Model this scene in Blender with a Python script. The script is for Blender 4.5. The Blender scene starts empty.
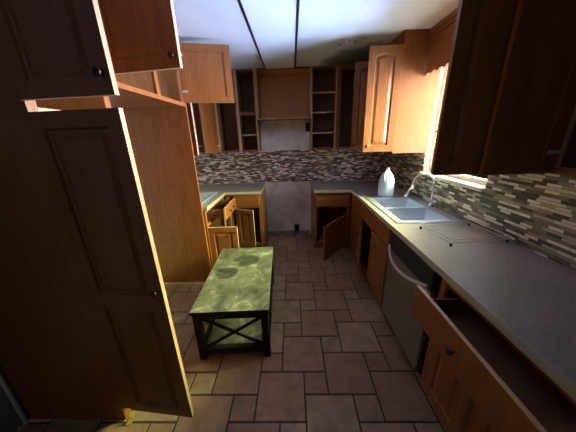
import bpy, bmesh, math, random
from mathutils import Vector, Matrix
R = math.radians
random.seed(7)
scene = bpy.context.scene
C = scene.collection

# ------------------------------------------------------------ camera
cam_d = bpy.data.cameras.new('camera')
cam_d.sensor_width = 36.0
cam_d.lens = 36.0 * 231.76 / 576.0
cam_d.clip_start = 0.02
cam = bpy.data.objects.new('camera', cam_d)
C.objects.link(cam)
yaw, pitch, roll = R(-1.38989653), R(18.72344801), R(-1.69485602)
cy_, sy_, cp_, sp_ = math.cos(yaw), math.sin(yaw), math.cos(pitch), math.sin(pitch)
fw = Vector((sy_ * cp_, cy_ * cp_, -sp_))
rt = Vector((cy_, -sy_, 0))
up = rt.cross(fw)
cr, sr = math.cos(roll), math.sin(roll)
right = rt * cr + up * sr
upv = up * cr - rt * sr
m = Matrix((right, upv, -fw)).transposed().to_4x4()
m.translation = Vector((0, 0, 1.592))
cam.matrix_world = m
scene.camera = cam

# ------------------------------------------------------------ world, lights, exposure
scene.view_settings.view_transform = 'Standard'
scene.view_settings.look = 'None'
scene.view_settings.gamma = 1.0
scene.view_settings.use_curve_mapping = False
scene.view_settings.exposure = 1.38

world = bpy.data.worlds.new('outdoors')
scene.world = world
world.use_nodes = True
wn, wl = world.node_tree.nodes, world.node_tree.links
wn.clear()
w_out = wn.new('ShaderNodeOutputWorld')
w_bg = wn.new('ShaderNodeBackground')
w_tc = wn.new('ShaderNodeTexCoord')
w_sep = wn.new('ShaderNodeSeparateXYZ')
w_map = wn.new('ShaderNodeMapRange')
w_map.inputs['From Min'].default_value = -1
w_map.inputs['From Max'].default_value = 1
w_ramp = wn.new('ShaderNodeValToRGB')
WR = [(0.0, (0.04, 0.06, 0.09)), (0.18, (0.09, 0.13, 0.19)), (0.33, (0.28, 0.37, 0.60)), (0.42, (0.58, 0.68, 0.98)), (0.5, (0.60, 0.56, 0.46)),
      (0.60, (0.66, 0.62, 0.46)), (0.70, (0.95, 1.08, 0.42)), (1.0, (0.98, 1.12, 0.42))]
els = w_ramp.color_ramp.elements
els[0].position, els[0].color = WR[0][0], (*WR[0][1], 1)
els[1].position, els[1].color = WR[-1][0], (*WR[-1][1], 1)
for p_, c_ in WR[1:-1]:
    e = els.new(p_); e.color = (*c_, 1)
wl.new(w_tc.outputs['Generated'], w_sep.inputs[0])
wl.new(w_sep.outputs['Z'], w_map.inputs['Value'])
wl.new(w_map.outputs[0], w_ramp.inputs[0])
w_az = wn.new('ShaderNodeMapRange')          # added dimming of outdoor light from the camera's side, spares the far cabinet panel
w_az.inputs['From Min'].default_value = -0.65; w_az.inputs['From Max'].default_value = -0.08
w_az.inputs['To Min'].default_value = 0.22; w_az.inputs['To Max'].default_value = 1.0
wl.new(w_sep.outputs['Y'], w_az.inputs['Value'])
w_mul = wn.new('ShaderNodeVectorMath'); w_mul.operation = 'SCALE'
wl.new(w_ramp.outputs[0], w_mul.inputs[0]); wl.new(w_az.outputs[0], w_mul.inputs['Scale'])
wl.new(w_mul.outputs[0], w_bg.inputs['Color'])
w_bg.inputs['Strength'].default_value = 75.0
wl.new(w_bg.outputs[0], w_out.inputs['Surface'])


def area(name, loc, direction, sx, sy, power, color, portal=False):
    d = bpy.data.lights.new(name, 'AREA')
    d.shape = 'RECTANGLE'; d.size = sx; d.size_y = sy
    d.energy = power; d.color = color
    if portal:
        d.cycles.is_portal = True
    o = bpy.data.objects.new(name, d)
    o.location = loc
    o.rotation_euler = Vector(direction).to_track_quat('-Z', 'Z').to_euler()
    C.objects.link(o)
    return o


area('rear_fill', (-0.3, -2.1, 1.5), (0, 1, -0.1), 1.2, 1.0, 0.4, (0.75, 0.82, 1.0))  # added weak cool fill before the closed rear wall; no opening there
WIN = (1.70, 2.56, 1.20, 2.20)      # y0 y1 z0 z1 of the window in the right wall
area('window_portal', (1.60, 2.13, 1.70), (-1, 0, 0), 0.90, 1.04, 1, (1, 1, 1), portal=True)

# ------------------------------------------------------------ materials
MATS = {}


def new_mat(name):
    mt = bpy.data.materials.new(name)
    mt.use_nodes = True
    nt = mt.node_tree
    b = nt.nodes['Principled BSDF']
    MATS[name] = mt
    return mt, nt, b


def coords(nt, scale=(1, 1, 1)):
    tc = nt.nodes.new('ShaderNodeTexCoord')
    mp = nt.nodes.new('ShaderNodeMapping')
    mp.inputs['Scale'].default_value = scale
    nt.links.new(tc.outputs['Object'], mp.inputs['Vector'])
    return mp.outputs[0]


def ramp(nt, src, stops, interp='LINEAR'):
    r = nt.nodes.new('ShaderNodeValToRGB')
    r.color_ramp.interpolation = interp
    e = r.color_ramp.elements
    e[0].position, e[0].color = stops[0][0], (*stops[0][1], 1)
    e[1].position, e[1].color = stops[-1][0], (*stops[-1][1], 1)
    for p, c in stops[1:-1]:
        x = e.new(p); x.color = (*c, 1)
    nt.links.new(src, r.inputs[0])
    return r.outputs[0]


def noise(nt, vec, scale, detail=4, rough=0.55, dist=0.0):
    n = nt.nodes.new('ShaderNodeTexNoise')
    n.inputs['Scale'].default_value = scale
    n.inputs['Detail'].default_value = detail
    n.inputs['Roughness'].default_value = rough
    n.inputs['Distortion'].default_value = dist
    nt.links.new(vec, n.inputs['Vector'])
    return n.outputs['Fac']


def bump(nt, b, h, strength=0.2, dist=0.005):
    bp = nt.nodes.new('ShaderNodeBump')
    bp.inputs['Strength'].default_value = strength
    bp.inputs['Distance'].default_value = dist
    nt.links.new(h, bp.inputs['Height'])
    nt.links.new(bp.outputs[0], b.inputs['Normal'])


def mixc(nt, fac, a, b, mode='MIX'):
    mx = nt.nodes.new('ShaderNodeMix')
    mx.data_type = 'RGBA'; mx.blend_type = mode
    if isinstance(fac, float): mx.inputs['Factor'].default_value = fac
    else: nt.links.new(fac, mx.inputs['Factor'])
    for i, v in (('A', a), ('B', b)):
        s = [q for q in mx.inputs if q.name == i and q.type == 'RGBA'][0]
        if isinstance(v, tuple): s.default_value = (*v, 1)
        else: nt.links.new(v, s)
    return [q for q in mx.outputs if q.type == 'RGBA'][0]


def wood(name, dark, light, rough=0.38, scale=(9, 9, 1.2), spec=0.45):
    mt, nt, b = new_mat(name)
    v = coords(nt, scale)
    f = noise(nt, v, 3.0, 5, 0.6, 1.2)
    f2 = noise(nt, coords(nt, (60, 60, 2.5)), 3.0, 3, 0.6)
    c1 = ramp(nt, f, [(0.28, dark), (0.72, light)])
    c2 = ramp(nt, f2, [(0.3, (0.72, 0.70, 0.68)), (0.65, (1, 1, 1))])
    nt.links.new(mixc(nt, 0.75, c1, c2, 'MULTIPLY'), b.inputs['Base Color'])
    b.inputs['Roughness'].default_value = rough
    b.inputs['Specular IOR Level'].default_value = spec
    bump(nt, b, f2, 0.08, 0.002)
    return mt


def plain(name, col, rough=0.5, metal=0.0, spec=0.5, var=0.0, vscale=12):
    mt, nt, b = new_mat(name)
    b.inputs['Roughness'].default_value = rough
    b.inputs['Metallic'].default_value = metal
    b.inputs['Specular IOR Level'].default_value = spec
    if var > 0:
        f = noise(nt, coords(nt), vscale, 4)
        c = ramp(nt, f, [(0.3, tuple(x * (1 - var) for x in col)), (0.7, tuple(min(1, x * (1 + var)) for x in col))])
        nt.links.new(c, b.inputs['Base Color'])
    else:
        b.inputs['Base Color'].default_value = (*col, 1)
    return mt


oak = wood('stained_oak', (0.205, 0.068, 0.019), (0.33, 0.115, 0.030))
oak_edge = wood('pale_lit_oak_edge', (0.50, 0.30, 0.17), (0.68, 0.45, 0.28), 0.55)  # pale wood; on door edges its paleness paints in the window light
maple = wood('bare_cabinet_interior', (0.44, 0.25, 0.11), (0.58, 0.35, 0.17), 0.6)
inner = wood('stained_cabinet_interior', (0.16, 0.070, 0.030), (0.24, 0.11, 0.05), 0.6)
golden = wood('golden_cabinet_back', (0.50, 0.25, 0.10), (0.66, 0.36, 0.15), 0.6)
black_wood = wood('black_painted_wood', (0.006, 0.006, 0.005), (0.013, 0.012, 0.010), 0.6, spec=0.25)
white_paint = plain('white_paint', (0.72, 0.71, 0.68), 0.45, var=0.05)
steel = plain('brushed_steel', (0.62, 0.70, 0.92), 0.34, 0.7)
chrome = plain('chrome', (0.80, 0.82, 0.84), 0.12, 1.0)
dark_metal = plain('dark_bronze', (0.05, 0.035, 0.03), 0.35, 0.8)
black_plastic = plain('black_plastic', (0.012, 0.012, 0.013), 0.35)
grey_trim = plain('grey_trim_paint', (0.62, 0.65, 0.70), 0.5)
dw_steel = plain('dishwasher_steel', (0.34, 0.33, 0.29), 0.42, 0.85, var=0.08, vscale=3)

# ceiling: dull white with a soot stain in the far right corner
mt, nt, b = new_mat('ceiling_paint'); ceil_m = mt
tc = nt.nodes.new('ShaderNodeTexCoord')
base_f = noise(nt, tc.outputs['Object'], 2.2, 3)
basec = ramp(nt, base_f, [(0.3, (0.68, 0.71, 0.79)), (0.7, (0.77, 0.80, 0.87))])
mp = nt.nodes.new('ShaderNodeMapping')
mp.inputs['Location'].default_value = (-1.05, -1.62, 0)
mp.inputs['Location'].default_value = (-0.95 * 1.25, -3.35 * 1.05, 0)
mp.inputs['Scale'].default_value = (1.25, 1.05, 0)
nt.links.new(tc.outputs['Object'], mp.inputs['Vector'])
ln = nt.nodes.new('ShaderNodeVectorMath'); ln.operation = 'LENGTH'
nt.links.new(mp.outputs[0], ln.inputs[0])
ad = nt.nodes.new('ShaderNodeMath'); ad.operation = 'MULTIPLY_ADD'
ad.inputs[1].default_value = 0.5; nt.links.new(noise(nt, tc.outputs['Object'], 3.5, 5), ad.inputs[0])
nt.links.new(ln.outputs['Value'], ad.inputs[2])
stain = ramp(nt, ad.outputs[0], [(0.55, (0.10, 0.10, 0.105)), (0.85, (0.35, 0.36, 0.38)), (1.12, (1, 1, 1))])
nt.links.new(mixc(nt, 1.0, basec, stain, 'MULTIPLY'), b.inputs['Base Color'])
b.inputs['Roughness'].default_value = 0.85

# plaster walls with grey filler patches
mt, nt, b = new_mat('patched_plaster'); plaster = mt
f = noise(nt, coords(nt, (1, 1, 1)), 4.5, 5, 0.6, 0.6)
cc = ramp(nt, f, [(0.36, (0.56, 0.54, 0.51)), (0.46, (0.70, 0.68, 0.67)), (0.60, (0.80, 0.79, 0.80)), (0.68, (0.88, 0.87, 0.88))])
nt.links.new(cc, b.inputs['Base Color']); b.inputs['Roughness'].default_value = 0.9
bump(nt, b, f, 0.15, 0.01)
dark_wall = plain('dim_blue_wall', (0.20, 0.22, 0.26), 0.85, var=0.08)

# counter laminate
mt, nt, b = new_mat('speckled_laminate'); laminate = mt
f = noise(nt, coords(nt), 90, 5, 0.7)
f2 = noise(nt, coords(nt), 6, 3, 0.5)
c1 = ramp(nt, f, [(0.35, (0.26, 0.24, 0.245)), (0.55, (0.37, 0.345, 0.36)), (0.7, (0.46, 0.43, 0.45))])
c2 = ramp(nt, f2, [(0.3, (0.85, 0.85, 0.85)), (0.7, (1, 1, 1))])
nt.links.new(mixc(nt, 1.0, c1, c2, 'MULTIPLY'), b.inputs['Base Color'])
b.inputs['Roughness'].default_value = 0.38
b.inputs['Specular IOR Level'].default_value = 1.0
lam_edge = plain('pale_counter_edge', (0.44, 0.41, 0.30), 0.4, var=0.08)


def mosaic(name, axis, tone=(1.15, 1.12, 1.15), bw=0.078, rh=0.0185):
    """linear glass and stone strip mosaic; axis = horizontal object axis"""
    mt, nt, b = new_mat(name)
    tc = nt.nodes.new('ShaderNodeTexCoord')
    sp = nt.nodes.new('ShaderNodeSeparateXYZ'); nt.links.new(tc.outputs['Object'], sp.inputs[0])
    cb = nt.nodes.new('ShaderNodeCombineXYZ')
    nt.links.new(sp.outputs[axis], cb.inputs[0]); nt.links.new(sp.outputs['Z'], cb.inputs[1])
    br = nt.nodes.new('ShaderNodeTexBrick')
    nt.links.new(cb.outputs[0], br.inputs['Vector'])
    br.inputs['Color1'].default_value = (0, 0, 0, 1)
    br.inputs['Color2'].default_value = (1, 1, 1, 1)
    br.inputs['Mortar'].default_value = (0.5, 0.5, 0.5, 1)
    br.inputs['Scale'].default_value = 1.0
    br.inputs['Mortar Size'].default_value = 0.0012
    br.inputs['Mortar Smooth'].default_value = 0.1
    br.inputs['Bias'].default_value = 0.0
    br.inputs['Brick Width'].default_value = bw
    br.inputs['Row Height'].default_value = rh
    br.offset = 0.37; br.offset_frequency = 2; br.squash = 1.45; br.squash_frequency = 3
    col = ramp(nt, br.outputs['Color'], [
        (0.0, (0.070, 0.056, 0.040)), (0.16, (0.66, 0.63, 0.52)), (0.30, (0.15, 0.125, 0.09)), (0.42, (0.30, 0.265, 0.20)),
        (0.54, (0.050, 0.058, 0.048)), (0.64, (0.78, 0.75, 0.66)), (0.76, (0.20, 0.18, 0.12)), (0.88, (0.44, 0.37, 0.28))], 'CONSTANT')
    col = mixc(nt, 1.0, col, tone, 'MULTIPLY')
    col = mixc(nt, br.outputs['Fac'], col, (0.12, 0.11, 0.10))
    nt.links.new(col, b.inputs['Base Color'])
    b.inputs['Roughness'].default_value = 0.3
    inv = nt.nodes.new('ShaderNodeMath'); inv.operation = 'SUBTRACT'; inv.inputs[0].default_value = 1
    nt.links.new(br.outputs['Fac'], inv.inputs[1])
    bump(nt, b, inv.outputs[0], 0.5, 0.002)
    return mt


mosaic_y = mosaic('strip_mosaic_right', 'Y')
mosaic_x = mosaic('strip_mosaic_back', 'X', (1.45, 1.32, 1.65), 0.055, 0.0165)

# floor tile: per tile tint from a face attribute, slate mottling on top
mt, nt, b = new_mat('slate_floor_tile'); tile_m = mt
at = nt.nodes.new('ShaderNodeAttribute'); at.attribute_name = 'tint'
tcol = ramp(nt, at.outputs['Fac'], [(0.0, (0.30, 0.175, 0.115)), (0.35, (0.38, 0.225, 0.150)), (0.7, (0.37, 0.255, 0.165)), (1.0, (0.46, 0.32, 0.215))])
f = noise(nt, coords(nt), 9, 6, 0.65, 0.5)
mot = ramp(nt, f, [(0.3, (0.62, 0.60, 0.55)), (0.55, (0.95, 0.93, 0.9)), (0.75, (1.15, 1.12, 1.0))])
nt.links.new(mixc(nt, 1.0, tcol, mot, 'MULTIPLY'), b.inputs['Base Color'])
b.inputs['Roughness'].default_value = 0.5
bump(nt, b, f, 0.3, 0.004)
grout = plain('dark_grout', (0.045, 0.038, 0.03), 0.9, var=0.2)

# table top: weathered grey-green with two dark round marks
mt, nt, b = new_mat('weathered_green_top'); table_m = mt
tc = nt.nodes.new('ShaderNodeTexCoord')
f = noise(nt, tc.outputs['Object'], 7, 6, 0.7, 1.0)
c1 = ramp(nt, f, [(0.34, (0.030, 0.030, 0.022)), (0.46, (0.075, 0.073, 0.056)), (0.57, (0.125, 0.118, 0.092)), (0.66, (0.27, 0.255, 0.22))])
for (lx, ly, sx, sy_v) in ((0.03, 0.22, 0.13, 0.115), (-0.13, 0.0, 0.105, 0.095)):
    mp = nt.nodes.new('ShaderNodeMapping')
    mp.inputs['Location'].default_value = (-lx / sx, -ly / sy_v, 0)
    mp.inputs['Scale'].default_value = (1 / sx, 1 / sy_v, 0)
    nt.links.new(tc.outputs['Object'], mp.inputs['Vector'])
    ln = nt.nodes.new('ShaderNodeVectorMath'); ln.operation = 'LENGTH'
    nt.links.new(mp.outputs[0], ln.inputs[0])
    ad = nt.nodes.new('ShaderNodeMath'); ad.operation = 'MULTIPLY_ADD'; ad.inputs[1].default_value = 0.7
    nt.links.new(noise(nt, tc.outputs['Object'], 14, 4), ad.inputs[0]); nt.links.new(ln.outputs['Value'], ad.inputs[2])
    k = ramp(nt, ad.outputs[0], [(0.0, (0.30, 0.33, 0.32)), (0.9, (0.34, 0.38, 0.34)), (1.0, (1, 1, 1))])
    # ramp positions stop at one: scale the distance into it
    for e_ in k.node.color_ramp.elements:
        pass
    sc_ = nt.nodes.new('ShaderNodeMath'); sc_.operation = 'MULTIPLY'; sc_.inputs[1].default_value = 0.72
    nt.links.new(ad.outputs[0], sc_.inputs[0]); nt.links.new(sc_.outputs[0], k.node.inputs[0])
    c1 = mixc(nt, 1.0, c1, k, 'MULTIPLY')
nt.links.new(c1, b.inputs['Base Color']); b.inputs['Roughness'].default_value = 0.55
bump(nt, b, f, 0.2, 0.003)

# glass and plastics
mt, nt, b = new_mat('window_glass'); glass = mt
nt.nodes.remove(b)
tr = nt.nodes.new('ShaderNodeBsdfTransparent'); gl = nt.nodes.new('ShaderNodeBsdfGlossy'); gl.inputs['Roughness'].default_value = 0.02
fr = nt.nodes.new('ShaderNodeFresnel'); mxs = nt.nodes.new('ShaderNodeMixShader')
nt.links.new(fr.outputs[0], mxs.inputs[0]); nt.links.new(tr.outputs[0], mxs.inputs[1]); nt.links.new(gl.outputs[0], mxs.inputs[2])
nt.links.new(mxs.outputs[0], nt.nodes['Material Output'].inputs['Surface'])
mt, nt, b = new_mat('milky_blue_plastic'); milky = mt
b.inputs['Base Color'].default_value = (0.62, 0.74, 0.98, 1); b.inputs['Roughness'].default_value = 0.35
b.inputs['Subsurface Weight'].default_value = 0.4; b.inputs['Subsurface Radius'].default_value = (0.05, 0.07, 0.09)
pale_blue = plain('pale_blue_glass', (0.55, 0.65, 0.78), 0.25, var=0.25, vscale=9)
yellow = plain('glint_yellow', (0.75, 0.55, 0.06), 0.4)


# ------------------------------------------------------------ mesh helpers
class MB:
    def __init__(s):
        s.bm = bmesh.new(); s.mats = []

    def mi(s, m_):
        if m_ not in s.mats: s.mats.append(m_)
        return s.mats.index(m_)

    def face(s, pts, m_=None):
        vs = [s.bm.verts.new(p) for p in pts]
        f_ = s.bm.faces.new(vs)
        if m_ is not None: f_.material_index = s.mi(m_)
        return f_

    def box(s, x0, x1, y0, y1, z0, z1, m_=None, mats=None):
        """mats: dict side->material, sides -x +x -y +y -z +z"""
        v = [s.bm.verts.new(p) for p in ((x0, y0, z0), (x1, y0, z0), (x1, y1, z0), (x0, y1, z0), (x0, y0, z1), (x1, y0, z1), (x1, y1, z1), (x0, y1, z1))]
        for key, ids in (('-z', (0, 3, 2, 1)), ('+z', (4, 5, 6, 7)), ('-y', (0, 1, 5, 4)), ('+x', (1, 2, 6, 5)), ('+y', (2, 3, 7, 6)), ('-x', (3, 0, 4, 7))):
            f_ = s.bm.faces.new([v[i] for i in ids])
            mm = (mats or {}).get(key, m_)
            if mm is not None: f_.material_index = s.mi(mm)

    def tube(s, pts, r, m_=None, n=10, closed=False, cap=True):
        pts = [Vector(p) for p in pts]
        rs = r if isinstance(r, (list, tuple)) else [r] * len(pts)
        rings = []
        up0 = None
        for i, p in enumerate(pts):
            if closed: d = pts[(i + 1) % len(pts)] - pts[i - 1]
            else: d = pts[min(i + 1, len(pts) - 1)] - pts[max(i - 1, 0)]
            d.normalize()
            if up0 is None:
                up0 = Vector((0, 0, 1)) if abs(d.z) < 0.9 else Vector((1, 0, 0))
            a = d.cross(up0)
            if a.length < 1e-4: a = d.cross(Vector((0, 1, 0)))
            a.normalize(); b_ = a.cross(d).normalized(); up0 = b_
            rings.append([s.bm.verts.new(p + (a * math.cos(t) + b_ * math.sin(t)) * rs[i]) for t in [2 * math.pi * k / n for k in range(n)]])
        L = len(rings)
        for i in range(L if closed else L - 1):
            A, B = rings[i], rings[(i + 1) % L]
            for k in range(n):
                f_ = s.bm.faces.new((A[k], A[(k + 1) % n], B[(k + 1) % n], B[k])); f_.smooth = True
                if m_ is not None: f_.material_index = s.mi(m_)
        if cap and not closed:
            for q in (rings[0], rings[-1]):
                f_ = s.bm.faces.new(q)
                if m_ is not None: f_.material_index = s.mi(m_)

    def lathe(s, prof, cx=0, cy=0, n=24, m_=None, sx=1, sy=1, power=2.0):
        rings = []
        for r, z in prof:
            ring = []
            for k in range(n):
                t = 2 * math.pi * k / n
                c_, s_ = math.cos(t), math.sin(t)
                q = (abs(c_) ** power + abs(s_) ** power) ** (-1 / power)
                ring.append(s.bm.verts.new((cx + r * q * c_ * sx, cy + r * q * s_ * sy, z)))
            rings.append(ring)
        for A, B in zip(rings, rings[1:]):
            for k in range(n):
                f_ = s.bm.faces.new((A[k], A[(k + 1) % n], B[(k + 1) % n], B[k])); f_.smooth = True
                if m_ is not None: f_.material_index = s.mi(m_)
        for q in (rings[0], rings[-1]):
            f_ = s.bm.faces.new(q)
            if m_ is not None: f_.material_index = s.mi(m_)

    def build(s, name, m_=None, parent=None, loc=None, rz=0, bevel=0.0, rot=None):
        if m_ is not None:
            s.mats = [m_] + [q for q in s.mats if q is not m_] if not s.mats else s.mats
        bmesh.ops.recalc_face_normals(s.bm, faces=s.bm.faces)
        me = bpy.data.meshes.new(name)
        s.bm.to_mesh(me); s.bm.free()
        for q in (s.mats or [m_]):
            if q is not None: me.materials.append(q)
        o = bpy.data.objects.new(name, me)
        C.objects.link(o)
        if parent is not None: o.parent = parent
        if loc is not None: o.location = loc
        o.rotation_euler = rot if rot is not None else (0, 0, rz)
        if bevel > 0:
            bv = o.modifiers.new('bevel', 'BEVEL'); bv.width = bevel; bv.segments = 2; bv.limit_method = 'ANGLE'
            bv.angle_limit = R(40)
        return o


def one_box(name, dims, m_, parent=None, bevel=0.002, **k):
    q = MB(); q.box(*dims, m_); return q.build(name, m_, parent, bevel=bevel, **k)


def struct(o):
    o['kind'] = 'structure'; return o


def tag(o, label, cat, group=None):
    o['label'] = label; o['category'] = cat
    if group: o['group'] = group
    return o


def thing(name, label, cat, loc, rz=0, group=None):
    o = bpy.data.objects.new(name, None)
    o.empty_display_size = 0.1
    C.objects.link(o); o.location = loc; o.rotation_euler = (0, 0, rz)
    return tag(o, label, cat, group)


# ------------------------------------------------------------ room shell
XL, XR, YB, YF, ZC = -1.65, 1.42, 3.70, -2.2, 2.44
# floor
U = 0.155
fl = MB(); bm = fl.bm
tint = bm.faces.layers.float.new('tint')
fl.box(XL - 0.1, XR + 0.1, YF - 0.1, YB + 0.1, -0.06, -0.004, grout)


def tile(x, y, w, h):
    x0, x1, y0, y1 = x + 0.004, x + w - 0.004, y + 0.004, y + h - 0.004
    x0, x1 = max(x0, XL), min(x1, XR); y0, y1 = max(y0, YF), min(y1, YB)
    if x1 - x0 < 0.01 or y1 - y0 < 0.01: return
    g = 0.003
    vb = [bm.verts.new(p) for p in ((x0, y0, -0.005), (x1, y0, -0.005), (x1, y1, -0.005), (x0, y1, -0.005))]
    vt = [bm.verts.new(p) for p in ((x0 + g, y0 + g, 0), (x1 - g, y0 + g, 0), (x1 - g, y1 - g, 0), (x0 + g, y1 - g, 0))]
    t_ = random.random()
    fs = [bm.faces.new(vt)] + [bm.faces.new((vb[i], vb[(i + 1) % 4], vt[(i + 1) % 4], vt[i])) for i in range(4)]
    for f_ in fs:
        f_.material_index = fl.mi(tile_m); f_[tint] = t_


for i in range(-24, 25):
    for j in range(-24, 25):
        gx, gy = i + 2 * j, 2 * i - j          # hopscotch lattice
        x, y = 0.205 + gx * U, 1.06 + gy * U
        if XL - 0.5 < x < XR + 0.5 and YF - 0.5 < y < YB + 0.5:
            tile(x, y, 2 * U, 2 * U); tile(x - U, y, U, U)
fl_o = struct(fl.build('floor', grout))

# ceiling: plain sheet with a lower centre sheet between two black gaps
ce = MB(); ce.box(XL - 0.1, XR + 0.1, YF - 0.1, YB + 0.1, ZC, ZC + 0.05, ceil_m)
ceiling = struct(ce.build('ceiling', ceil_m))
one_box('ceiling_sheet', (-0.305, 0.055, 0.6, 3.365, ZC - 0.022, ZC - 0.001), ceil_m, ceiling, 0.003)
for x in (-0.3205, 0.0555):
    one_box('sheet_gap', (x, x + 0.015, 0.6, 3.37, ZC - 0.026, ZC - 0.0005), black_plastic, ceiling, 0)
q = MB()
q.face([(-0.86, 0.6, ZC - 0.002), (-0.321, 0.6, ZC - 0.024), (-0.321, 2.80, ZC - 0.024), (-0.86, 2.80, ZC - 0.002)])
q.face([(-0.321, 0.6, ZC - 0.024), (-0.321, 2.80, ZC - 0.024), (-0.321, 2.80, ZC - 0.001), (-0.321, 0.6, ZC - 0.001)])
q.face([(-0.321, 2.80, ZC - 0.024), (-0.86, 2.80, ZC - 0.002), (-0.321, 2.80, ZC - 0.001)])
q.build('ceiling_sheet', ceil_m, ceiling)['label'] = 'sagging sheet left of the black gaps'
q = MB()
for k, (x, y, s_) in enumerate(((0.52, 2.60, 0.05), (0.60, 2.62, 0.035), (0.47, 2.66, 0.03), (0.66, 2.56, 0.05))):
    q.face([(x, y, ZC - 0.001), (x + s_, y + 0.01, ZC - 0.001), (x + s_ * 0.8, y - 0.02, ZC - 0.035), (x + 0.01, y - 0.012, ZC - 0.022)])
q.build('peeling_paint', ceil_m, ceiling)


def wall_with_hole(name, axis, pos, a0, a1, z0, z1, hole, m_, th=0.12, sign=1):
    q = MB()
    h0, h1, hz0, hz1 = hole
    for (p0, p1, q0, q1) in ((a0, h0, z0, z1), (h1, a1, z0, z1), (h0, h1, z0, hz0), (h0, h1, hz1, z1)):
        if p1 - p0 < 1e-4 or q1 - q0 < 1e-4: continue
        if axis == 'x': q.box(*sorted((pos, pos + sign * th)), p0, p1, q0, q1, m_)
        else: q.box(p0, p1, *sorted((pos, pos + sign * th)), q0, q1, m_)
    return struct(q.build(name, m_))


wall_back = struct(one_box('wall_back', (XL - 0.1, XR + 0.1, YB, YB + 0.1, 0, ZC), plaster, bevel=0))
wall_left = struct(one_box('wall_left', (XL - 0.1, XL, YF, YB, 0, ZC), dark_wall, bevel=0))
wall_right = wall_with_hole('wall_right', 'x', XR, YF, YB, 0, ZC, WIN, plaster)
wall_front = struct(one_box('wall_front', (XL - 0.1, XR + 0.1, YF - 0.1, YF, 0, ZC), plaster, bevel=0))

# mosaic splash as parts of their walls
one_box('backsplash', (XL, XR, YB - 0.008, YB - 0.0005, 0.915, 1.405), mosaic_x, wall_back, 0)
q = MB()
for (y0, y1, z0, z1) in ((-0.3, WIN[0] - 0.001, 0.915, 1.42), (WIN[0] - 0.001, WIN[1] + 0.001, 0.915, WIN[2] - 0.03), (WIN[1] + 0.001, YB - 0.01, 0.915, 1.42)):
    q.box(XR - 0.008, XR - 0.0005, y0, y1, z0, z1, mosaic_y)
q.build('backsplash', mosaic_y, wall_right)

struct(one_box('baseboard_back', (-0.425, 0.275, YB - 0.015, YB, 0.0, 0.075), plain('grey_baseboard', (0.30, 0.28, 0.27), 0.6), bevel=0.003))
struct(one_box('trim_1', (XL + 0.001, XL + 0.016, 0.893, 0.912, 0.0, ZC), grey_trim, bevel=0.006))

# window in the right wall
w = MB()
y0, y1, z0, z1 = WIN
for (a, b_, c_, d) in ((y0, y0 + 0.04, z0, z1), (y1 - 0.04, y1, z0, z1), (y0 + 0.04, y1 - 0.04, z0, z0 + 0.04), (y0 + 0.04, y1 - 0.04, z1 - 0.04, z1)):
    w.box(XR + 0.055, XR + 0.10, a, b_, c_, d, white_paint)
w1 = struct(w.build('window_1', white_paint, bevel=0.002))
one_box('window_pane', (XR + 0.074, XR + 0.079, y0 + 0.04, y1 - 0.04, z0 + 0.04, z1 - 0.04), glass, w1, 0)
one_box('window_sill', (XR - 0.045, XR + 0.055, y0 - 0.02, y1 + 0.005, z0 - 0.028, z0 + 0.002), white_paint, w1, 0.004)
lt = MB()
lt.box(XR + 0.045, XR + 0.056, y1 - 0.16, y1 - 0.02, 1.60, 1.615)
lt.tube([(XR + 0.04, y1 - 0.15, 1.67), (XR + 0.03, y1 - 0.12, 1.675), (XR + 0.035, y1 - 0.08, 1.655), (XR + 0.04, y1 - 0.11, 1.63), (XR + 0.05, y1 - 0.10, 1.612)], 0.006)
lt.build('window_latch', dark_metal, w1)
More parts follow.
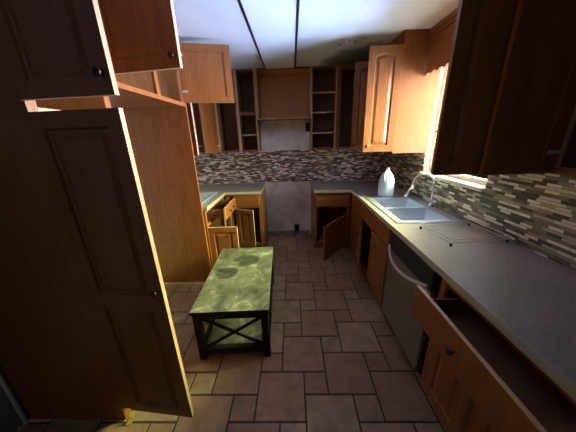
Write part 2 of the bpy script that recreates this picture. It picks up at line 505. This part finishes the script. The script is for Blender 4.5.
# ------------------------------------------------------------ cabinetry
def door_mesh(w, h, th=0.02, mirror=False, panels=1, arch=0.0, split=0.45, stile=0.058, edge=None):
    """raised panel door: hinge edge at x=0, bottom at z=0, front face at y=-th, back at y=0"""
    q = MB()
    N = 12

    def loop(x0, x1, z0, z1, y, ar):
        pts = [(x0, y, z0), (x1, y, z0)]
        for k in range(N + 1):
            t = k / N
            x = x1 + (x0 - x1) * t
            s_ = math.sin(math.pi * t)
            pts.append((x, y, z1 + ar * (s_ ** 1.3)))
        return pts
    cells = [(0.0, h)] if panels == 1 else [(0.0, h * split), (h * split, h)]
    for ci, (c0, c1) in enumerate(cells):
        ar = arch if ci == len(cells) - 1 else 0
        b0 = stile if ci == 0 else stile / 2
        b1 = stile if ci == len(cells) - 1 else stile / 2
        top = c1 - b1 - ar
        L = [loop(0, w, c0, c1, -th, 0), loop(stile, w - stile, c0 + b0, top, -th, ar)]
        for ins, dep in ((0.007, 0.009), (0.018, 0.009), (0.040, 0.002)):
            L.append(loop(stile + ins, w - stile - ins, c0 + b0 + ins, top - ins, -th + dep, ar))
        V = [[q.bm.verts.new(p) for p in l] for l in L]
        for A, B in zip(V, V[1:]):
            n = len(A)
            for k in range(n):
                q.bm.faces.new((A[k], A[(k + 1) % n], B[(k + 1) % n], B[k])).material_index = q.mi(oak)
        q.bm.faces.new(V[-1]).material_index = q.mi(oak)
    # edges and recessed back
    for pts in ([(0, -th, 0), (0, 0, 0), (0, 0, h), (0, -th, h)], [(w, -th, 0), (w, 0, 0), (w, 0, h), (w, -th, h)],
                [(0, -th, 0), (w, -th, 0), (w, 0, 0), (0, 0, 0)], [(0, -th, h), (w, -th, h), (w, 0, h), (0, 0, h)]):
        q.face(pts, edge or oak_edge)
    for (c0, c1) in cells:
        b0 = stile if c0 == 0 else stile / 2
        b1 = stile if c1 == h else stile / 2
        A = [q.bm.verts.new(p) for p in ((0, 0, c0), (w, 0, c0), (w, 0, c1), (0, 0, c1))]
        B = [q.bm.verts.new(p) for p in ((stile, 0, c0 + b0), (w - stile, 0, c0 + b0), (w - stile, 0, c1 - b1), (stile, 0, c1 - b1))]
        D = [q.bm.verts.new((v.co.x, -0.005, v.co.z)) for v in B]
        for P_, Q_ in ((A, B), (B, D)):
            for k in range(4): q.bm.faces.new((P_[k], P_[(k + 1) % 4], Q_[(k + 1) % 4], Q_[k])).material_index = q.mi(oak)
        q.bm.faces.new(D).material_index = q.mi(oak)
    bmesh.ops.remove_doubles(q.bm, verts=q.bm.verts, dist=1e-5)
    if mirror:
        for v in q.bm.verts: v.co.x = -v.co.x
    return q


def knob(parent, x, z, y=-0.02, m_=dark_metal, r=0.015, name='knob'):
    q = MB()
    prof = [(r * 0.45, 0), (r * 0.35, 0.006), (r * 0.45, 0.012), (r * 0.95, 0.016), (r, 0.021), (r * 0.75, 0.026), (r * 0.1, 0.028)]
    q.lathe(prof, n=16)
    return q.build(name, m_, parent, loc=(x, y, z), rot=(R(90), 0, 0))


def add_door(cab, hx, z0, z1, w, angle, hinge='left', knob_z='bottom', fy=0.0, tilt=0.0, has_knob=True, **k):
    """angle: degrees swung open from closed"""
    mir = hinge == 'right'
    q = door_mesh(w, z1 - z0, mirror=mir, **k)
    rz = R(angle if mir else -angle)
    d = q.build('door', oak, cab, loc=(hx, fy - 0.001, z0), rot=(0, R(tilt), rz))
    sg = -1 if mir else 1
    h = z1 - z0
    if has_knob:
        kz = {'bottom': 0.055, 'top': h - 0.06, 'mid': h * 0.52}.get(knob_z, knob_z if isinstance(knob_z, float) else 0.06)
        knob(d, sg * (w - 0.03), kz)
    for hz in (0.09, h - 0.09):
        qq = MB(); qq.box(sg * 0.004 if sg > 0 else -0.05, sg * 0.05 if sg > 0 else -0.004, 0.0, 0.012, hz - 0.008, hz + 0.008)
        qq.build('hinge', steel, d)
    return d


def cabinet(name, label, loc, rz, w, d, h, shelves=(), divider=None, base=False, toe=0.10, frame=0.04, mid_rail=None, back=True,
            inside=None, outer=None, group=None, cat='cabinet', stile_mid=None, top=True, ff=None, top_rail=True, bottom_rail=True):
    """local: x along the front, y into the cabinet, front frame at y=0"""
    inside = inside or inner; outer = outer or oak
    c = thing(name, label, cat, loc, rz, group)
    z0 = toe if base else 0.0
    t = 0.018
    sd = {'-y': outer, '+y': outer}
    for (xa, xb, o_, i_) in ((0, t, '-x', '+x'), (w - t, w, '+x', '-x')):
        q = MB(); q.box(xa, xb, 0.019, d, z0, h, outer, {i_: inside}); q.build('side_panel', outer, c)
    if top:
        q = MB(); q.box(t + .0005, w - t - .0005, 0.019, d - 0.007, h - t, h, inside, {'+z': outer}); q.build('top_panel', inside, c)
    q = MB(); q.box(t + .0005, w - t - .0005, 0.019, d - 0.007, z0, z0 + t, inside, {'-z': outer}); q.build('bottom_panel', inside, c)
    if back:
        q = MB(); q.box(t, w - t, d - 0.006, d, z0, h, inside); q.build('back_panel', inside, c)
    for s_ in shelves:
        q = MB(); q.box(t + .001, w - t - .001, 0.03, d - 0.008, s_, s_ + 0.018, inside, {'-y': oak_edge}); q.build('shelf', inside, c)
    if divider:
        q = MB(); q.box(divider - 0.009, divider + 0.009, 0.02, d - 0.008, z0 + t, h - t, inside); q.build('divider', inside, c)
    q = MB()
    fr_m = ff or outer
    q.box(0, frame, 0, 0.019, z0, h, fr_m, {'+x': oak_edge}); q.box(w - frame, w, 0, 0.019, z0, h, fr_m, {'-x': oak_edge})
    if top_rail: q.box(frame, w - frame, 0, 0.019, h - frame, h, outer)
    if bottom_rail: q.box(frame, w - frame, 0, 0.019, z0, z0 + 0.03, outer, {'+z': oak_edge})
    if mid_rail:
        for mr in (mid_rail if isinstance(mid_rail, (list, tuple)) else [mid_rail]): q.box(frame, w - frame, 0, 0.019, mr - 0.018, mr + 0.018, outer)
    if stile_mid: q.box(stile_mid - 0.022, stile_mid + 0.022, -0.0005, 0.0185, z0, (mid_rail if (base and mid_rail) else h), outer)
    q.build('face_frame', outer, c)
    if base:
        q = MB(); q.box(0.0, w, 0.07, 0.088, 0.0, toe - 0.001, outer)
        q.box(0.0, t, 0.088, d, 0, toe - 0.001, outer); q.box(w - t, w, 0.088, d, 0, toe - 0.001, outer)
        q.build('toe_kick', outer, c)
    return c


def add_drawer(cab, x0, x1, z0, z1, out, depth=0.5, th=0.02, knobs=1, box_h=0.10):
    y0 = -out - 0.001
    q = MB()
    q.box(x0, x1, y0 - th, y0, z0, z1, oak, {'+z': oak_edge, '-x': oak_edge, '+x': oak_edge})
    dr = q.build('drawer', oak, cab, bevel=0.003)
    q = MB()
    a, b_, zb, zt = x0 + 0.035, x1 - 0.035, z0 + 0.02, min(z1 - 0.012, z0 + 0.02 + box_h)
    q.box(a, a + 0.013, y0 + .001, y0 + depth, zb, zt, inner); q.box(b_ - 0.013, b_, y0 + .001, y0 + depth, zb, zt, inner)
    q.box(a + .013, b_ - .013, y0 + .001, y0 + 0.013, zb, zt, inner); q.box(a + .013, b_ - .013, y0 + depth - 0.013, y0 + depth, zb, zt, inner)
    q.box(a + .013, b_ - .013, y0 + .013, y0 + depth - .013, zb, zb + 0.008, inner)
    q.build('drawer_box', inner, dr)
    for k in range(knobs):
        x = x0 + (x1 - x0) * (k + 1) / (knobs + 1)
        knob(dr, x, (z0 + z1) / 2, y0 - th)
    return dr


# ---- left side
XF = -0.97
pan = cabinet('pantry_cabinet', 'tall dark wood pantry cabinet in the left foreground with both doors swung open', (XF, 0.92, 0), R(90), 0.44, 0.655, ZC - 0.004,
              shelves=(0.5, 0.95, 1.35, 2.1), base=True, toe=0.10, mid_rail=None, inside=maple)
q = MB(); q.box(0.02, 0.42, 0.03, 0.62, 1.712, 1.732, oak_edge); q.build('shelf', maple, pan)
add_door(pan, 0.001, 0.115, 1.705, 0.382, 96, panels=2, split=0.49, knob_z=0.84)
add_door(pan, 0.001, 1.745, 2.40, 0.382, 96, knob_z=0.065)
fr = cabinet('fridge_top_cabinet', 'deep wooden cabinet bridging the empty refrigerator bay with two open doors', (XF, 1.362, 1.885), R(90), 0.964, 0.655, ZC - 0.004 - 1.885,
             stile_mid=0.53, inside=maple)
add_door(fr, 0.03, 0.045, 0.53, 0.445, 100, knob_z=0.05, arch=0.02)
add_door(fr, 0.935, 0.03, 0.49, 0.45, 103, hinge='right', knob_z=0.05, arch=0.02)
tag(one_box('end_panel', (XL + 0.003, XF + 0.002, 2.330, 2.352, 0.001, ZC - 0.004), oak, bevel=0.001), 'tall plain wooden panel closing the far side of the empty refrigerator bay', 'panel')

# left run base
lb = cabinet('base_cabinet', 'wooden base cabinet on the left wall with its drawer and door pulled open', (-0.95, 2.358, 0), R(90), 0.72, 0.69, 0.873, base=True, mid_rail=0.69, top=False)
add_drawer(lb, 0.10, 0.60, 0.72, 0.86, 0.17, 0.45, knobs=2)
add_door(lb, 0.03, 0.12, 0.67, 0.32, 88, knob_z='top')
# back left base
bl = cabinet('base_cabinet', 'narrow wooden base cabinet left of the empty range gap, door closed under a drawer', (-0.93, 3.10, 0), 0, 0.49, 0.592, 0.873, base=True, mid_rail=0.69, top=False)
add_drawer(bl, 0.12, 0.47, 0.71, 0.85, 0.0, 0.45, knobs=0)
add_door(bl, 0.13, 0.12, 0.665, 0.27, 18, knob_z='top')
# left counter
lc = MB()
lc.box(XL + 0.003, -0.925, 2.356, YB - 0.010, 0.875, 0.91, laminate); lc.box(-0.925, -0.437, 3.065, YB - 0.010, 0.875, 0.91, laminate)
lco = lc.build('left_countertop', laminate)
tag(lco, 'speckled laminate corner countertop on the left, ending at the range gap', 'countertop')
q = MB(); q.box(-0.9245, -0.918, 2.356, 3.058, 0.874, 0.911, lam_edge); q.box(-0.918, -0.430, 3.058, 3.0645, 0.874, 0.911, lam_edge); q.box(-0.4365, -0.430, 3.0645, YB - 0.01, 0.874, 0.911, lam_edge)
q.build('edge_trim', lam_edge, lco)
# pale sheet on the counter
q = MB()
q.box(-0.28, 0.28, -0.22, 0.22, 0.0, 0.006, pale_blue)
for (a, b_, c_, d) in ((-0.29, -0.275, -0.23, 0.23), (0.275, 0.29, -0.23, 0.23), (-0.275, 0.275, -0.23, -0.215), (-0.275, 0.275, 0.215, 0.23)): q.box(a, b_, c_, d, 0.0, 0.014, steel)
tag(q.build('cooktop', pale_blue, loc=(-1.25, 2.78, 0.911), rz=R(90), bevel=0.002), 'pale blue shiny flat cooktop on the left countertop', 'cooktop')

# left uppers on the back wall
u1 = cabinet('wall_cabinet', 'open wall cabinet with shelves directly left of the range hood cabinet', (-0.72, 3.392, 1.41), 0, 0.26, 0.30, ZC - 0.004 - 1.41, shelves=(0.22, 0.50), frame=0.018, mid_rail=0.50, ff=oak_edge, top_rail=False)
u0 = cabinet('corner_wall_cabinet', 'doorless dark corner wall cabinet with pale frame edges on the left of the back wall', (-1.02, 3.392, 1.41), 0, 0.298, 0.30, ZC - 0.004 - 1.41, frame=0.016, ff=oak_edge, top_rail=False)
uL = cabinet('wall_cabinet', 'wall cabinet in the far left corner with two doors hanging open', (-1.30, 2.36, 1.41), R(90), 1.02, 0.345, ZC - 0.004 - 1.41, stile_mid=0.5)
add_door(uL, 0.97, 0.015, 1.0, 0.30, 103, hinge='right')
add_door(uL, 0.55, 0.015, 1.0, 0.28, 125, hinge='left')
add_door(u0, 0.0, 0.01, 0.99, 0.33, 104, hinge='left', has_knob=False, knob_z='bottom')

# hood cabinet over the range gap
hc = cabinet('range_hood_cabinet', 'short open cabinet above the empty range gap on the back wall', (-0.458, 3.392, 1.83), 0, 0.726, 0.30, ZC - 0.004 - 1.83, frame=0.02, inside=golden, ff=golden, bottom_rail=False)
# right of the gap
u2 = cabinet('wall_cabinet', 'narrow open wall cabinet with three shelves right of the range gap', (0.270, 3.392, 1.41), 0, 0.335, 0.30, ZC - 0.004 - 1.41, shelves=(0.22, 0.48, 0.72), frame=0.016, ff=oak_edge, top_rail=False)
u3 = cabinet('corner_wall_cabinet', 'dark open corner wall cabinet at the right end of the back wall', (0.607, 3.392, 1.41), 0, 0.385, 0.30, ZC - 0.004 - 1.41, frame=0.05)

# right uppers, far side of window
ur = cabinet('wall_cabinet', 'glossy orange oak wall cabinet beyond the window, doors open', (1.01, 3.385, 1.41), R(-90), 0.955, 0.350, 2.415 - 1.41, shelves=(0.33, 0.66), stile_mid=0.50)
add_door(ur, 0.935, 0.02, 0.93, 0.295, 89, hinge='right', arch=0.02)
add_door(ur, 0.50, 0.02, 0.93, 0.30, 80, hinge='right', arch=0.02)
add_door(ur, 0.02, 0.02, 0.93, 0.27, 50, hinge='left', arch=0.02)
q = MB()
for (dx, za, zb) in ((0.004, 0.985, 1.003), (0.014, 1.003, 1.018), (0.024, 1.018, 1.027)):
    q.box(0.0, 0.955 + dx, -dx, 0.0, za, zb, oak); q.box(0.9555, 0.955 + dx, 0, 0.20, za, zb, oak)
q.build('crown_molding', oak, ur)
for z in (0.05, 0.93):
    q = MB(); q.box(0.0, 0.75, 0.3505, 0.409, z, z + 0.06, oak); q.build('mounting_rail', oak, ur)
# valance over the window
q = MB()
n = 16
ya, yb = 1.678, 2.424
top = []
for k in range(n * 4 + 1):
    y = ya + (yb - ya) * k / (n * 4)
    z = 2.085 + 0.018 * abs(math.sin(math.pi * k / 8.0))
    top.append((y, z))
for (A, B) in zip(top, top[1:]):
    for x in (1.225, 1.243):
        q.face([(x, A[0], A[1]), (x, B[0], B[1]), (x, B[0], 2.435), (x, A[0], 2.435)])
    q.face([(1.225, A[0], A[1]), (1.225, B[0], B[1]), (1.243, B[0], B[1]), (1.243, A[0], A[1])])
for y in (ya, yb): q.face([(1.225, y, 2.085), (1.243, y, 2.085), (1.243, y, 2.435), (1.225, y, 2.435)])
va = q.build('window_valance', oak)
tag(va, 'wooden valance board with scalloped lower edge above the window', 'valance')
q = MB(); q.box(1.205, 1.2245, ya, yb - 0.03, 2.40, 2.436); q.box(1.215, 1.2245, ya, yb - 0.03, 2.37, 2.40)
for z in (2.20, 2.30): q.box(1.222, 1.2245, ya, yb - 0.03, z, z + 0.006)
q.build('crown_molding', oak, va)

# right uppers, near side of window
c1 = cabinet('wall_cabinet', 'dark wall cabinet on the near side of the window, its door swung out', (1.13, 1.672, 1.41), R(-90), 0.60, 0.280, ZC - 0.004 - 1.41, shelves=(0.33, 0.66))
add_door(c1, 0.598, 0.003, 0.99, 0.50, 90, hinge='right', has_knob=False, arch=0.03, edge=oak)
c2 = cabinet('wall_cabinet', 'dark wall cabinet at the right edge, nearest the camera above the counter', (1.13, 1.068, 1.41), R(-90), 0.62, 0.280, ZC - 0.004 - 1.41, shelves=(0.33, 0.66))
add_door(c2, 0.036, 0.003, 0.99, 0.305, 89, hinge='left', has_knob=False, edge=oak)

# ---- right run base
XB = 0.80
sb = cabinet('sink_cabinet', 'wooden base cabinet below the sink with one door ajar', (XB, 2.62, 0), R(-90), 0.885, 0.615, 0.873, base=True, mid_rail=0.69, top=False, stile_mid=0.44, back=False)
q = MB(); q.box(0.02, 0.865, -0.021, -0.001, 0.705, 0.86, oak); q.build('false_drawer_front', oak, sb, bevel=0.003)
add_door(sb, 0.02, 0.115, 0.69, 0.41, 14, hinge='left', knob_z='top', edge=oak)
add_door(sb, 0.865, 0.115, 0.69, 0.42, 0.0, hinge='right', knob_z='top', edge=oak)
nb = cabinet('base_cabinet', 'dark wooden base cabinet in the right foreground with a long drawer pulled out', (XB, 1.095, 0), R(-90), 0.72, 0.615, 0.873, base=True, mid_rail=0.655, top=False, stile_mid=0.36)
add_drawer(nb, 0.065, 0.70, 0.675, 0.85, 0.15, 0.5, knobs=1)
add_door(nb, 0.06, 0.115, 0.65, 0.29, 0.0, hinge='left', knob_z='top')
add_door(nb, 0.70, 0.115, 0.65, 0.30, 0.0, hinge='right', knob_z='top')
fb = cabinet('base_cabinet', 'wooden base cabinet behind the right counter edge, closest to the camera', (XB, 0.37, 0), R(-90), 0.66, 0.615, 0.873, base=True, top=False)
add_door(fb, 0.02, 0.115, 0.86, 0.62, 0.0, knob_z='top')
rb = cabinet('base_cabinet', 'corner base cabinet right of the range gap with orange drawer and a sagging open door', (0.297, 3.10, 0), 0, 0.50, 0.592, 0.873, base=True, mid_rail=0.665, top=False)
add_drawer(rb, 0.03, 0.465, 0.69, 0.835, 0.05, 0.45, knobs=1)
add_door(rb, 0.44, 0.085, 0.56, 0.56, 50, hinge='right', knob_z='top', tilt=-2, has_knob=False, stile=0.05, edge=oak)
cf = thing('corner_filler', 'plain wooden panel filling the inner corner of the right base cabinets', 'panel', (XB, 2.63, 0))
one_box('panel', (0.0, 0.02, 0.0, 0.465, 0.1, 0.873), oak, cf)
one_box('toe_kick', (0.07, 0.09, 0.0, 0.465, 0.0, 0.099), oak, cf)

# dishwasher
dw = thing('dishwasher', 'stainless dishwasher with black control strip and bowed handle under the counter', 'dishwasher', (XB, 1.725, 0), R(-90))
q = MB(); q.box(0.005, 0.605, 0.0, 0.60, 0.10, 0.868, black_plastic); q.build('body', black_plastic, dw)
q = MB(); q.box(0.008, 0.602, -0.028, -0.001, 0.115, 0.725, dw_steel); q.build('door', dw_steel, dw, bevel=0.006)
q = MB(); q.box(0.008, 0.602, -0.030, -0.001, 0.73, 0.866, black_plastic); q.build('control_panel', black_plastic, dw, bevel=0.005)
q = MB()
pts = []
for k in range(17):
    t = k / 16
    pts.append((0.03 + 0.545 * t, -0.035 - 0.055 * math.sin(math.pi * t) ** 0.8, 0.755 - 0.05 * math.sin(math.pi * t)))
q.tube(pts, 0.010, n=10)
q.build('handle', plain('satin_handle', (0.62, 0.64, 0.68), 0.3, 0.35), dw)
q = MB(); q.box(0.02, 0.59, 0.06, 0.07, 0.0, 0.098, black_plastic); q.build('toe_kick', black_plastic, dw)

# right countertop with sink cut-out
SX0, SX1, SY0, SY1 = 0.86, 1.35, 1.78, 2.56
rc = MB()
cx0 = 0.782
for (a, b_, c_, d) in ((cx0, XR - 0.010, -0.28, SY0), (cx0, SX0, SY0, SY1), (SX1, XR - 0.010, SY0, SY1), (cx0, XR - 0.010, SY1, YB - 0.010), (0.292, cx0, 3.065, YB - 0.010)):
    rc.box(a, b_, c_, d, 0.875, 0.91, laminate)
rco = rc.build('right_countertop', laminate)
tag(rco, 'long speckled laminate countertop along the right wall, around the sink', 'countertop')
q = MB()
q.box(cx0 - 0.007, cx0 - 0.0005, -0.28, 3.058, 0.872, 0.9115, lam_edge); q.box(0.285, cx0 - 0.007, 3.058, 3.0645, 0.872, 0.9115, lam_edge); q.box(0.285, 0.2915, 3.0645, YB - 0.01, 0.872, 0.9115, lam_edge)
q.build('edge_trim', lam_edge, rco)

# sink
sk = thing('kitchen_sink', 'double bowl stainless steel sink set in the right countertop below the window', 'sink', (1.108, 2.17, 0.912))
q = MB()
bowls = [(-0.215, 0.175, -0.355, -0.02), (-0.215, 0.175, 0.02, 0.355)]
rx0, rx1, ry0, ry1 = -0.275, 0.262, -0.41, 0.41
for (a, b_, c_, d) in ((rx0, rx1, ry0, -0.355), (rx0, rx1, 0.355, ry1), (rx0, -0.215, -0.355, 0.355), (0.175, rx1, -0.355, 0.355), (-0.215, 0.175, -0.02, 0.02)):
    q.box(a, b_, c_, d, 0.0, 0.005, steel)
q.build('rim', steel, sk, bevel=0.002)
for (a, b_, c_, d) in bowls:
    q = MB(); bt = 0.03
    T = [(a, c_, 0.004), (b_, c_, 0.004), (b_, d, 0.004), (a, d, 0.004)]
    B = [(a + bt, c_ + bt, -0.17), (b_ - bt, c_ + bt, -0.17), (b_ - bt, d - bt, -0.17), (a + bt, d - bt, -0.17)]
    tv = [q.bm.verts.new(p) for p in T]; bv_ = [q.bm.verts.new(p) for p in B]
    for k in range(4): q.bm.faces.new((tv[k], tv[(k + 1) % 4], bv_[(k + 1) % 4], bv_[k]))
    q.bm.faces.new(bv_)
    o = q.build('bowl', steel, sk, bevel=0.015)
    q = MB(); q.lathe([(0.045, 0), (0.042, 0.004), (0.03, 0.002), (0.008, 0.001)], n=20); q.build('drain', dark_metal, sk, loc=((a + b_) / 2, (c_ + d) / 2, -0.1695))
# faucet
fc = thing('faucet', 'chrome high-arc faucet behind the sink bowls', 'faucet', (1.325, 2.17, 0.918))
q = MB(); q.lathe([(0.03, 0), (0.03, 0.008), (0.02, 0.02), (0.016, 0.05)], n=20); q.build('base', chrome, fc)
q = MB()
pts = [(0, 0, 0.03), (0, 0, 0.12), (0, 0, 0.22)]
for k in range(1, 9):
    t = math.pi * k / 9
    pts.append((-0.10 + 0.10 * math.cos(t), 0, 0.22 + 0.10 * math.sin(t)))
pts += [(-0.205, 0, 0.20)]
q.tube(pts, 0.011, n=12); q.build('spout', chrome, fc)
q = MB(); q.tube([(-0.205, 0, 0.205), (-0.225, 0.005, 0.15), (-0.245, 0.01, 0.10)], [0.013, 0.016, 0.018], n=12); q.build('spray_head', chrome, fc)
q = MB(); q.tube([(0, -0.015, 0.05), (0, -0.04, 0.06), (0, -0.085, 0.085)], [0.010, 0.008, 0.006], n=10); q.build('lever', chrome, fc)

# jug
jg = thing('plastic_jug', 'milky blue gallon jug standing at the far left corner of the sink', 'jug', (1.075, 2.655, 0.9115), R(25))
q = MB()
q.lathe([(0.070, 0), (0.082, 0.008), (0.085, 0.03), (0.085, 0.13), (0.084, 0.16), (0.080, 0.19), (0.066, 0.225), (0.045, 0.255), (0.026, 0.272), (0.022, 0.285)], n=32, power=3.2)
q.build('body', milky, jg)
q = MB(); q.lathe([(0.022, 0.285), (0.024, 0.287), (0.024, 0.305), (0.020, 0.308)], n=20); q.build('cap', milky, jg)
q = MB(); q.tube([(-0.028, -0.02, 0.272), (-0.052, -0.028, 0.272), (-0.078, -0.035, 0.25), (-0.086, -0.035, 0.21), (-0.076, -0.03, 0.17)], [0.012, 0.013, 0.013, 0.013, 0.015], n=12)
q.build('handle', milky, jg)

jg.scale = (0.88, 0.88, 1.06)

# wire rack
rk = thing('wire_rack', 'low pale wire rack lying on the right countertop beside the near sink bowl', 'rack', (1.17, 1.515, 0.911), R(6))
q = MB()
a, c_ = 0.20, 0.155
for z in (0.022, 0.045):
    q.tube([(-a, -c_, z), (a, -c_, z), (a, c_, z), (-a, c_, z)], 0.003, n=6, closed=True)
for k in range(10):
    x = -a + 2 * a * (k + 0.5) / 10
    q.tube([(x, -c_, 0.045), (x, -c_, 0.022), (x, c_, 0.022), (x, c_, 0.045)], 0.0016, n=6)
for y in (-0.07, 0.07): q.tube([(-a, y, 0.020), (a, y, 0.020)], 0.0025, n=6)
q.build('wires', white_paint, rk)
for (x, y) in ((-a, -c_), (a, -c_), (a, c_), (-a, c_)):
    q = MB(); q.lathe([(0.008, 0), (0.008, 0.018), (0.004, 0.024)], cx=x * 0.97, cy=y * 0.97, n=10); q.build('rubber_foot', black_plastic, rk)

# table
tb = thing('coffee_table', 'low table with weathered green top and black cross-braced frame on the tiles', 'table', (-0.487, 1.812, 0), R(2.5))
q = MB()
hw, hl = 0.278, 0.497
q.box(-hw, hw, -hl, hl, 0.422, 0.45, black_wood, {'+z': table_m}); q.build('tabletop', black_wood, tb, bevel=0.002)
for sx in (-1, 1):
    for sy2 in (-1, 1):
        x, y = sx * (hw - 0.035), sy2 * (hl - 0.035)
        q = MB(); q.box(x - 0.026, x + 0.026, y - 0.026, y + 0.026, 0.0, 0.4215); q.build('leg', black_wood, tb, bevel=0.003)
q = MB()
for sy2 in (-1, 1):
    y = sy2 * (hl - 0.035)
    q.box(-hw + 0.062, hw - 0.062, y - 0.012, y + 0.012, 0.365, 0.421)
for sx in (-1, 1):
    x = sx * (hw - 0.035)
    q.box(x - 0.012, x + 0.012, -hl + 0.062, hl - 0.062, 0.365, 0.421)
q.build('apron', black_wood, tb, bevel=0.002)
q = MB()
for sy2 in (-1, 1): q.box(-hw + 0.062, hw - 0.062, sy2 * (hl - 0.035) - 0.02, sy2 * (hl - 0.035) + 0.02, 0.045, 0.10)
for sx in (-1, 1): q.box(sx * (hw - 0.035) - 0.02, sx * (hw - 0.035) + 0.02, -hl + 0.062, hl - 0.062, 0.045, 0.10)
q.build('lower_rail', black_wood, tb, bevel=0.002)
q = MB(); q.box(-hw + 0.056, hw - 0.056, -hl + 0.056, hl - 0.056, 0.085, 0.10); q.build('lower_shelf', table_m, tb, bevel=0.002)
for sy2 in (-1, 1):
    y = sy2 * (hl - 0.035)
    for s2, yo in ((1, -0.006), (-1, 0.006)):
        q = MB()
        xa, xb = -hw + 0.06, hw - 0.06
        za, zb = (0.10, 0.365) if s2 > 0 else (0.365, 0.10)
        dx, dz = xb - xa, zb - za
        L = math.hypot(dx, dz); nx, nz = -dz / L * 0.011, dx / L * 0.011
        P = [(xa + nx, za + nz), (xb + nx, zb + nz), (xb - nx, zb - nz), (xa - nx, za - nz)]
        for yy in (y + yo - 0.006, y + yo + 0.006): q.face([(p[0], yy, p[1]) for p in P])
        for k in range(4):
            A, B = P[k], P[(k + 1) % 4]
            q.face([(A[0], y + yo - 0.006, A[1]), (B[0], y + yo - 0.006, B[1]), (B[0], y + yo + 0.006, B[1]), (A[0], y + yo + 0.006, A[1])])
        q.build('cross_brace', black_wood, tb)

# outlets in the range gap
q = MB(); q.box(-0.035, 0.035, -0.012, 0, -0.06, 0.06)
ou = q.build('outlet_box', black_plastic, loc=(0.245, YB - 0.001, 1.725), bevel=0.004)
tag(ou, 'small black open outlet box high on the plaster above the range gap', 'outlet')
q = MB(); q.tube([(0.245, YB - 0.014, 1.79), (0.235, YB - 0.02, 1.81), (0.25, YB - 0.03, 1.828)], 0.004, n=6)
q.build('cable', black_plastic, ou).matrix_parent_inverse = Matrix.Translation((-0.245, -(YB - 0.001), -1.725))
q = MB(); q.box(-0.04, 0.04, -0.05, 0, -0.055, 0.055)
ou2 = q.build('range_outlet', black_plastic, loc=(0.055, YB - 0.016, 0.145), bevel=0.008)
tag(ou2, 'black range outlet low on the wall just above the baseboard', 'outlet')
q = MB(); q.tube([(0, -0.045, -0.04), (-0.02, -0.07, -0.09), (-0.05, -0.075, -0.138)], 0.010, n=8); q.build('cord_stub', black_plastic, ou2)
for k, (x, z) in enumerate(((-0.33, 0.36), (0.055, 0.37))):
    q = MB(); q.lathe([(0.075, 0), (0.075, 0.003), (0.06, 0.006)], n=24)
    o = q.build('wall_plate', white_paint, wall_back, loc=(x, YB - 0.0005, z), rot=(R(90), 0, 0))

# added yellow piece in place of a glint at the foot of the pantry
q = MB()
q.face([(0, 0, 0), (0.03, 0.006, 0.004), (0.036, 0.03, 0.022), (0.012, 0.024, 0.03)])
q.face([(0.012, 0.024, 0.03), (0.036, 0.03, 0.022), (0.03, 0.045, 0.05), (0.014, 0.04, 0.055)])
o = q.build('glint_piece', yellow, loc=(-1.02, 0.885, 0.003))
sm = o.modifiers.new('thick', 'SOLIDIFY'); sm.thickness = 0.003
tag(o, 'small added yellow piece in place of a glint at the pantry corner', 'scrap')
